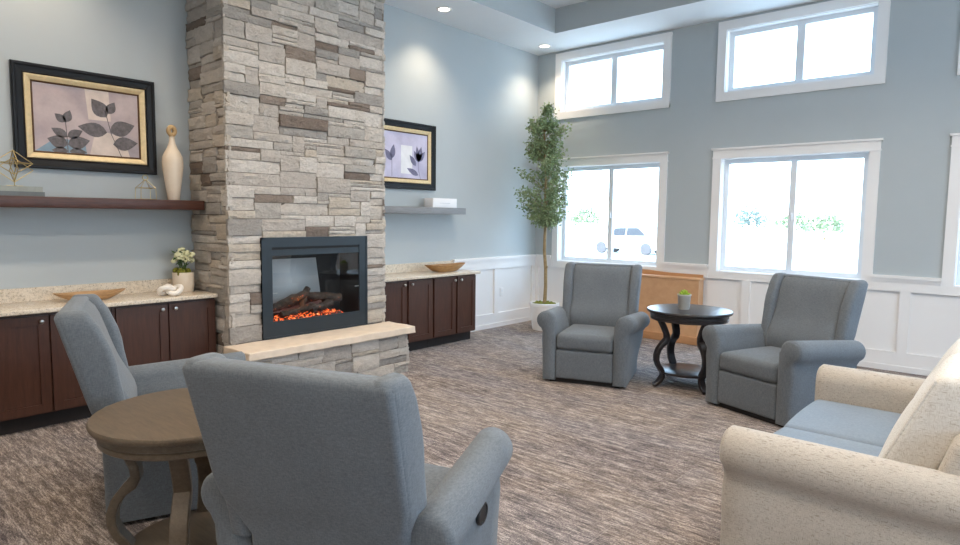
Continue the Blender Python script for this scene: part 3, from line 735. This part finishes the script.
# ================================================================== LOVESEAT (faces -x)
sf=thing('loveseat','oatmeal linen loveseat with rolled arms and blue-grey seat cushions','sofa',(-.455,3.575,0),pi)
SP=arm_profile(.705,.805,.547,.100,.845,.05)
for sg in (1,-1): make_arm('arm',M['sofa'],sf,SP,-.45,.505,sg,.04,.02)
b=MB(); b.rbox((-.42,-.72,.08),(.47,.72,.30),.012,3,2); b.build('seat_frame',M['sofa'],sf)
for sg in (1,-1):
    def sd(x,y,z,sg=sg):
        k=max(0,1-((y-sg*.352)/.35)**2)
        if z>.38: z+=.018*k*max(0,1-((x-.15)/.34)**2)
        if x>.4: x+=.012*k
        return (x,y,z)
    a,c=(.003,.702) if sg>0 else (-.702,-.003)
    b=MB(); b.rbox((-.2,a,.30),(.495,c,.452),.035,8,4,sd); b.build('seat_cushion',M['seat'],sf)['label']='blue-grey seat cushion'
b=MB(); rings=[]
for z in (.06,.2,.4,.6,.74): rings.append(rrect(-.475+(-.0 if z<.4 else -.03*(z-.4)),-.15-.30*max(0,z-.3),-.80,.80,.03,z))
for (z,i_) in ((.765,.012),(.78,.03)): rings.append(rrect(-.484+i_,-.295-i_,-.80+i_,.80-i_,.03,z))
b.loft(rings); b.build('back_frame',M['sofa'],sf,50)
for sg in (1,-1):
    a,c=(.004,.645) if sg>0 else (-.645,-.004)
    b=MB()
    def bd(x,y,z,a=a,c=c):
        mid_=(a+c)/2; hw=(c-a)/2; k=max(0,1-((y-mid_)/hw)**2); t=(z-.46)/.50
        if x>-.10: x+=.030*k*sin(pi*min(1,max(0,t)))
        lean=-.44*(z-.46)
        w=1-.10*abs((y-mid_)/hw)*0
        return (x+lean,y,z+(.014*k if z>.85 else 0))
    b.rbox((-.185,a,.458),(.005,c,.960),.032,8,3,bd); bc=b.build('back_cushion',M['sofaback'],sf,60)
    for ye in (a+.010,c-.010):
        b=MB(); b.tube([bd(-.004,ye,z) for z in [.475+.465*i/14 for i in range(15)]],.006,8); b.build('welt',M['sofaback'],bc)
for sx in (.40,-.40):
    for sy in (.78,-.78):
        b=MB(); b.lathe([(0,0),(.02,0),(.03,.06),(0,.06)],(sx,sy,0),12); b.build('foot',M['dark'],sf)

# ================================================================== ROUND TABLES
def make_table(name,label,loc,wm,rz,legs0):
    t=thing(name,label,'side table',loc,rz)
    b=MB(); b.lathe([(0,.688),(.366,.688),(.377,.692),(.382,.702),(.382,.711),(.377,.718),(.366,.72),(0,.72)],n=64); b.build('tabletop',wm,t)
    b=MB(); b.lathe([(.0,.625),(.345,.625),(.350,.630),(.350,.648),(.346,.651),(.346,.655),(.352,.658),(.352,.684),(.346,.688),(.0,.688)],n=64); b.build('apron',wm,t)
    b=MB(); b.lathe([(0,.128),(.262,.128),(.270,.133),(.270,.145),(.262,.150),(0,.150)],n=48); b.build('lower_shelf',wm,t)
    prof=[(.292,.635),(.275,.60),(.245,.545),(.222,.49),(.218,.45),(.236,.418),(.268,.39),(.298,.35),(.315,.30),(.315,.25),(.298,.205),(.268,.165),(.248,.13),(.25,.095),(.272,.06),(.305,.03),(.335,.016)]
    for k in range(4):
        a=radians(legs0+90*k); P=[Vector((r*cos(a),r*sin(a),z)) for r,z in prof]; tan=Vector((-sin(a),cos(a),0)); b=MB(); rings=[]
        for i,p in enumerate(P):
            d=(P[min(i+1,len(P)-1)]-P[max(i-1,0)]).normalized(); nn=d.cross(tan).normalized(); w=.034 if i<12 else .03; h=.019 if i not in (5,) else .025
            if i>=len(P)-2: h=.014
            rings.append([tuple(p+tan*w*q+nn*h*e) for q,e in ((-1,-.7),(-.85,-1),(.85,-1),(1,-.7),(1,.7),(.85,1),(-.85,1),(-1,.7))])
        b.loft(rings); zz=min(v[2] for v in b.v); b.v=[(x,y,max(0.0,z)) for x,y,z in b.v]; b.build('leg',wm,t,40)
    return t
make_table('round_side_table','weathered brown round side table with scrolled legs between the two near recliners',(-2.654,1.167,0),M['tabn'],0,236)
make_table('round_side_table','black round side table with scrolled legs between the two far recliners',(-2.351,5.645,0),M['tabf'],0,233)
sp=thing('potted_succulent','small green succulent in a silver pot on the black round table','potted plant',(-2.385,5.60,.72))
b=MB(); b.lathe([(0,0),(.046,0),(.048,.004),(.060,.125),(.063,.128),(.063,.14),(.058,.14),(.056,.12),(0,.118)],n=28); b.build('pot',M['potsil'],sp)
b=MB(); rnd=random.Random(8)
for i in range(60):
    a=rnd.uniform(0,2*pi); e=rnd.uniform(.15,1.5); d=Vector((cos(a)*cos(e),sin(a)*cos(e),sin(e))); L=rnd.uniform(.045,.062)
    b.tube([Vector((0,0,.122))+d*.01,Vector((0,0,.122))+d*L*.7,Vector((0,0,.122))+d*L*1.05],[.008,.009,.002],6)
b.build('succulent',M['succ'],sp)

# ================================================================== POTTED TREE
tr=thing('potted_tree','tall slim leafy artificial tree in a white pot in the corner by the window','potted tree',(-5.035,7.12,0))
b=MB(); b.lathe([(0,0),(.155,0),(.162,.006),(.176,.12),(.178,.125),(.184,.13),(.200,.33),(.205,.335),(.205,.375),(.196,.38),(.188,.37),(.185,.345),(0,.343)],n=40); b.build('pot',M['white'],tr)
b=MB(); rnd=random.Random(4)
for i in range(90):
    a=rnd.uniform(0,2*pi); r=.165*sqrt(rnd.random()); s=rnd.uniform(.015,.03)
    b.rbox((r*cos(a)-s,r*sin(a)-s,.335),(r*cos(a)+s,r*sin(a)+s,.36+rnd.uniform(.008,.03)),s*.9,1,2)
b.build('moss',M['moss'],tr)
b=MB(); trunk=[(.0,.0,.34),(.012,.0,.6),(.0,.01,.85),(-.02,.0,1.1),(-.015,.0,1.4),(-.03,.01,1.75),(-.02,.0,2.1),(-.05,.0,2.45),(-.06,.0,2.75),(-.05,0,2.98)]
b.tube(trunk,[.027,.025,.024,.023,.021,.018,.015,.011,.008,.004],10)
b.tube([(.0,.01,.85),(.035,.0,.88)],[.018,.012],8)
F=MB()
def leaf(p,d,L,w):
    d=d.normalized(); u=d.cross(Vector((rnd.uniform(-1,1),rnd.uniform(-1,1),rnd.uniform(-.3,1)))).normalized(); nrm=u.cross(d)*.12*L
    q=p+d*L*.5
    F.add([p,q+u*w+nrm,p+d*L,q-u*w+nrm],[(0,1,2),(0,2,3)])
env=[(1.40,.12),(1.50,.20),(1.62,.30),(1.8,.38),(2.0,.40),(2.2,.40),(2.4,.30),(2.55,.25),(2.7,.23),(2.85,.20),(2.96,.12),(3.05,.04)]
def tpos(z):
    for (a,c) in zip(trunk,trunk[1:]):
        if z<=c[2]: t=(z-a[2])/(c[2]-a[2]); return Vector(a).lerp(Vector(c),t)
    return Vector(trunk[-1])+Vector((0,0,z-trunk[-1][2]))
twigs=[]
for i in range(125):
    z=rnd.uniform(1.45,3.02); R=lerp(env,z)*rnd.uniform(.55,1.05); a=rnd.uniform(0,2*pi); s=tpos(max(1.4,min(2.95,z-R*.75))); e=tpos(z)+Vector((cos(a)*R,sin(a)*R,0)); twigs.append((s,e))
for (dx,z,dy) in ((.33,2.72,.0),(.38,2.76,-.03),(.28,2.70,.04),(.36,2.73,.05)): twigs.append((tpos(2.5),tpos(2.6)+Vector((dx,dy,z-2.6))))
for s,e in twigs:
    m=s.lerp(e,.55)+Vector((0,0,.03)); b.tube([s,m,e],[.004,.003,.0015],4)
    for j in range(46):
        t=rnd.uniform(.35,1.06); p=(s.lerp(m,t/.55) if t<.55 else m.lerp(e,(t-.55)/.45))+Vector((rnd.gauss(0,.032),rnd.gauss(0,.032),rnd.gauss(0,.032)))
        leaf(p,Vector((rnd.gauss(0,1),rnd.gauss(0,1),rnd.gauss(-.1,.8))),rnd.uniform(.035,.06),rnd.uniform(.010,.016))
b.build('trunk',M['bark'],tr,60)
F.build('foliage',M['leaf'],tr,0,fixn=False)

# ================================================================== LOW WOODEN CABINET UNDER THE WINDOW
wc=thing('wooden_chest','honey brown low wooden chest against the wainscot behind the black table','chest',(-3.60,7.55,0))
b=MB(); b.box((-.56,-.02,.09),(.57,.13,.80)); b.build('body',M['brown'],wc,0)
b=MB(); b.rbox((-.575,-.035,0),(.585,.13,.10),.008,2,2); b.build('base_rail',M['brownd'],wc)
b=MB(); b.rbox((-.575,-.03,.80),(.585,.13,.83),.008,2,2); b.build('top',M['brown'],wc)
b=MB()
top=[(-.56,.83)]+[(-.56+1.13*i/30,.868+.022*exp(-((-.56+1.13*i/30+.23)/.22)**2)) for i in range(31)]+[(.57,.83)]
b.prism(top,lambda a,c,h:(a,h,c),.09,.115); b.build('gallery',M['brownd'],wc,0)

# ================================================================== DOWNLIGHTS AND ADDED TRAY FILL
lens=emit('warm_lamp_lens',(1,.86,.68,1),14)
def downlight(x,y,label,power=60,vis=True):
    d=thing('downlight',label,'ceiling light',(x,y,H),group='recessed downlights')
    b=MB(); b.lathe([(.062,-.001),(.062,-.006),(.088,-.008),(.095,-.003),(.095,0)],n=32); b.v=[v for v in b.v]; b.f=b.f[:-2]; b.m=b.m[:-2]; b.build('trim_ring',M['white'],d)
    b=MB(); b.lathe([(0,-.0035),(.064,-.0035),(.064,-.001),(0,-.001)],n=28); b.build('lens',lens,d)
    lamp('downlight_lamp','SPOT',(x,y,H-.03),power,(1,.80,.58),.05,angle=radians(112),blend=.9)
PW=55
downlight(-5.27,5.34,'recessed downlight in the white border above the lilac leaf print',PW)
downlight(-5.28,7.345,'recessed downlight in the white border at the room corner above the tree',PW)
for y in (1.34,): lamp('downlight_lamp','SPOT',(-5.27,y,H-.03),PW,(1,.80,.58),.05,angle=radians(112),blend=.9)
for x in (-3.4,-1.4,.5):
    for y in (-1.6,.6,2.8,5.0): lamp('tray_fill_lamp','SPOT',(x,y,TRAY-.03),104,(1,.84,.66),.12,angle=radians(150),blend=.6)  # added unseen lamps without fixtures, warm fill for the room

# ================================================================== OUTSIDE
b=MB(); b.box((-120,D+.2,-.6),(90,140,-.45)); struct(b.build('ground',plain('pale_concrete',(214,212,206),.9,var=.06,scale=.6)),'pale paving outside the windows','ground')
M['bushl']=plain('bush_leaf',(122,136,106),.7,var=.3,scale=6); M['bushd']=plain('bush_leaf_blue',(110,124,120),.7,var=.3,scale=6)
def bush(x,y,w,h,mat,label,seed):
    rnd=random.Random(seed); r=thing('garden_shrub',label,'shrub',(x,y,-.45),group='shrubs outside the windows'); F=MB(); st=MB()
    for i in range(int(520)):
        a=rnd.uniform(0,2*pi); e=math.asin(rnd.uniform(-.2,1)); k=rnd.uniform(.55,1)*(1+.2*sin(3*a+seed))
        p=Vector((w/2*cos(a)*cos(e)*k,w/2*sin(a)*cos(e)*k,h*.45+h*.55*sin(e)*k)); d=Vector((rnd.gauss(0,1),rnd.gauss(0,1),rnd.gauss(.3,1))).normalized(); u=d.cross(Vector((rnd.gauss(0,1),rnd.gauss(0,1),1))).normalized(); L=rnd.uniform(.2,.4)*w/3
        F.add([p,p+d*L*.5+u*L*.3,p+d*L,p+d*L*.5-u*L*.3],[(0,1,2,3)])
    for i in range(7): a=i*.9; st.tube([(0,0,0),(w*.2*cos(a),w*.2*sin(a),h*.7)],[.03,.01],5)
    F.build('foliage',mat,r,0,fixn=False); st.build('stem',M['bark'],r)
bush(-43.3,70,4.2,3.4,M['bushl'],'green shrub far outside, seen through the left pane behind the tree',1)
bush(-22.9,70,3.6,3.5,M['bushd'],'bluish shrub far outside, seen through the left pane of the centre window',2)
bush(-19.0,72,3.8,2.9,M['bushl'],'green shrub far outside, seen behind the middle bar of the centre window',3)
bush(-15.6,70,4.0,2.7,M['bushl'],'low green shrub far outside, seen through the right pane of the centre window',4)
# parked car
M['carp']=plain('white_car_paint',(228,230,232),.25,var=.02); M['carw']=plain('car_glass_dark',(36,44,54),.6); M['tyre']=plain('tyre_rubber',(80,80,84),.8)
car=thing('parked_car','pale parked car outside, seen through the left window','car',(-17.4,33,-.45),0)
b=MB()
side=[(-2.2,.35),(-2.25,.75),(-1.9,.92),(-1.2,1.0),(-.6,1.55),(.9,1.6),(1.6,1.1),(2.2,1.0),(2.25,.5),(2.15,.3)]
b.loft([[(x,y*(1 if z<1.05 else .84),z) for x,z in side] for y in (-.86,-.6,.6,.86)]); b.build('body',M['carp'],car,30)
for sy in (-1,1):
    b=MB(); b.prism([(-1.05,1.05),(-.55,1.46),(.1,1.49),(.1,1.05)],lambda a,c,h:(a,sy*(.862-.12*(c-1.05)/.45+h),c),0,.01); b.build('side_window',M['carw'],car,0)
    b=MB(); b.prism([(.18,1.05),(.18,1.49),(.82,1.5),(1.4,1.08)],lambda a,c,h:(a,sy*(.862-.12*(c-1.05)/.45+h),c),0,.01); b.build('side_window',M['carw'],car,0)
    b=MB(); b.rbox((-.95,sy*.88,1.02),(-.75,sy*1.05,1.16),.03,1,2); b.build('wing_mirror',M['tyre'],car)
    for xx in (-1.4,1.4):
        b=MB(); b.lathe([(0,-.1),(.30,-.1),(.335,-.07),(.335,.07),(.30,.1),(0,.1)],n=24,fn=lambda x,y,z:(xx+x,sy*.80+z,.335+y)); b.build('wheel',M['tyre'],car)

# ================================================================== LIGHT
w=bpy.data.worlds.new('sky'); SC.world=w; w.use_nodes=True; nt=w.node_tree; bg=nt.nodes['Background']
tc=nt.nodes.new('ShaderNodeTexCoord'); sx=nt.nodes.new('ShaderNodeSeparateXYZ'); rp=nt.nodes.new('ShaderNodeValToRGB')
nt.links.new(tc.outputs['Generated'],sx.inputs[0]); mr=nt.nodes.new('ShaderNodeMapRange'); mr.inputs['From Min'].default_value=-1; mr.inputs['From Max'].default_value=1
nt.links.new(sx.outputs['Z'],mr.inputs['Value']); nt.links.new(mr.outputs[0],rp.inputs['Fac'])
e=rp.color_ramp.elements; e[0].position=.48; e[0].color=(.74,.82,.9,1); e[1].position=.52; e[1].color=(.64,.82,1,1); e.new(.9).color=(.38,.66,1,1)
nt.links.new(rp.outputs['Color'],bg.inputs['Color']); bg.inputs['Strength'].default_value=7.6
S_=bpy.data.lights.new('sun','SUN'); S_.energy=11; S_.angle=radians(1.5); S_.color=(1,.95,.88); so=bpy.data.objects.new('sun',S_); C.objects.link(so)
so.rotation_euler=Vector((.25,.75,-.85)).to_track_quat('-Z','Y').to_euler()

# ================================================================== CAMERA
f=629.004; pitch=-.0879; yaw=.7191; roll=.0112
cy,sy=cos(yaw),sin(yaw); cp,sp_=cos(pitch),sin(pitch)
fw=Vector((-sy*cp,cy*cp,sp_)); rt=Vector((cy,sy,0)); up=rt.cross(fw)
r2=rt*cos(roll)+up*sin(roll); u2=-rt*sin(roll)+up*cos(roll)
cam=bpy.data.cameras.new('camera'); cam.sensor_width=36; cam.sensor_fit='HORIZONTAL'; cam.lens=f/960*36; cam.clip_start=.05; cam.clip_end=300
co=bpy.data.objects.new('camera',cam); C.objects.link(co)
m=Matrix.Identity(4)
for i in range(3): m[i][0]=r2[i]; m[i][1]=u2[i]; m[i][2]=-fw[i]
m[2][3]=1.55; co.matrix_world=m
SC.camera=co
SC.view_settings.view_transform='Standard'; SC.view_settings.look='None'; SC.view_settings.gamma=1; SC.view_settings.exposure=.24; SC.view_settings.use_curve_mapping=False
cc=SC.cycles; cc.use_denoising=True; cc.max_bounces=10; cc.diffuse_bounces=6; cc.glossy_bounces=3; cc.transparent_max_bounces=8; cc.sample_clamp_indirect=6; cc.caustics_reflective=False; cc.caustics_refractive=False
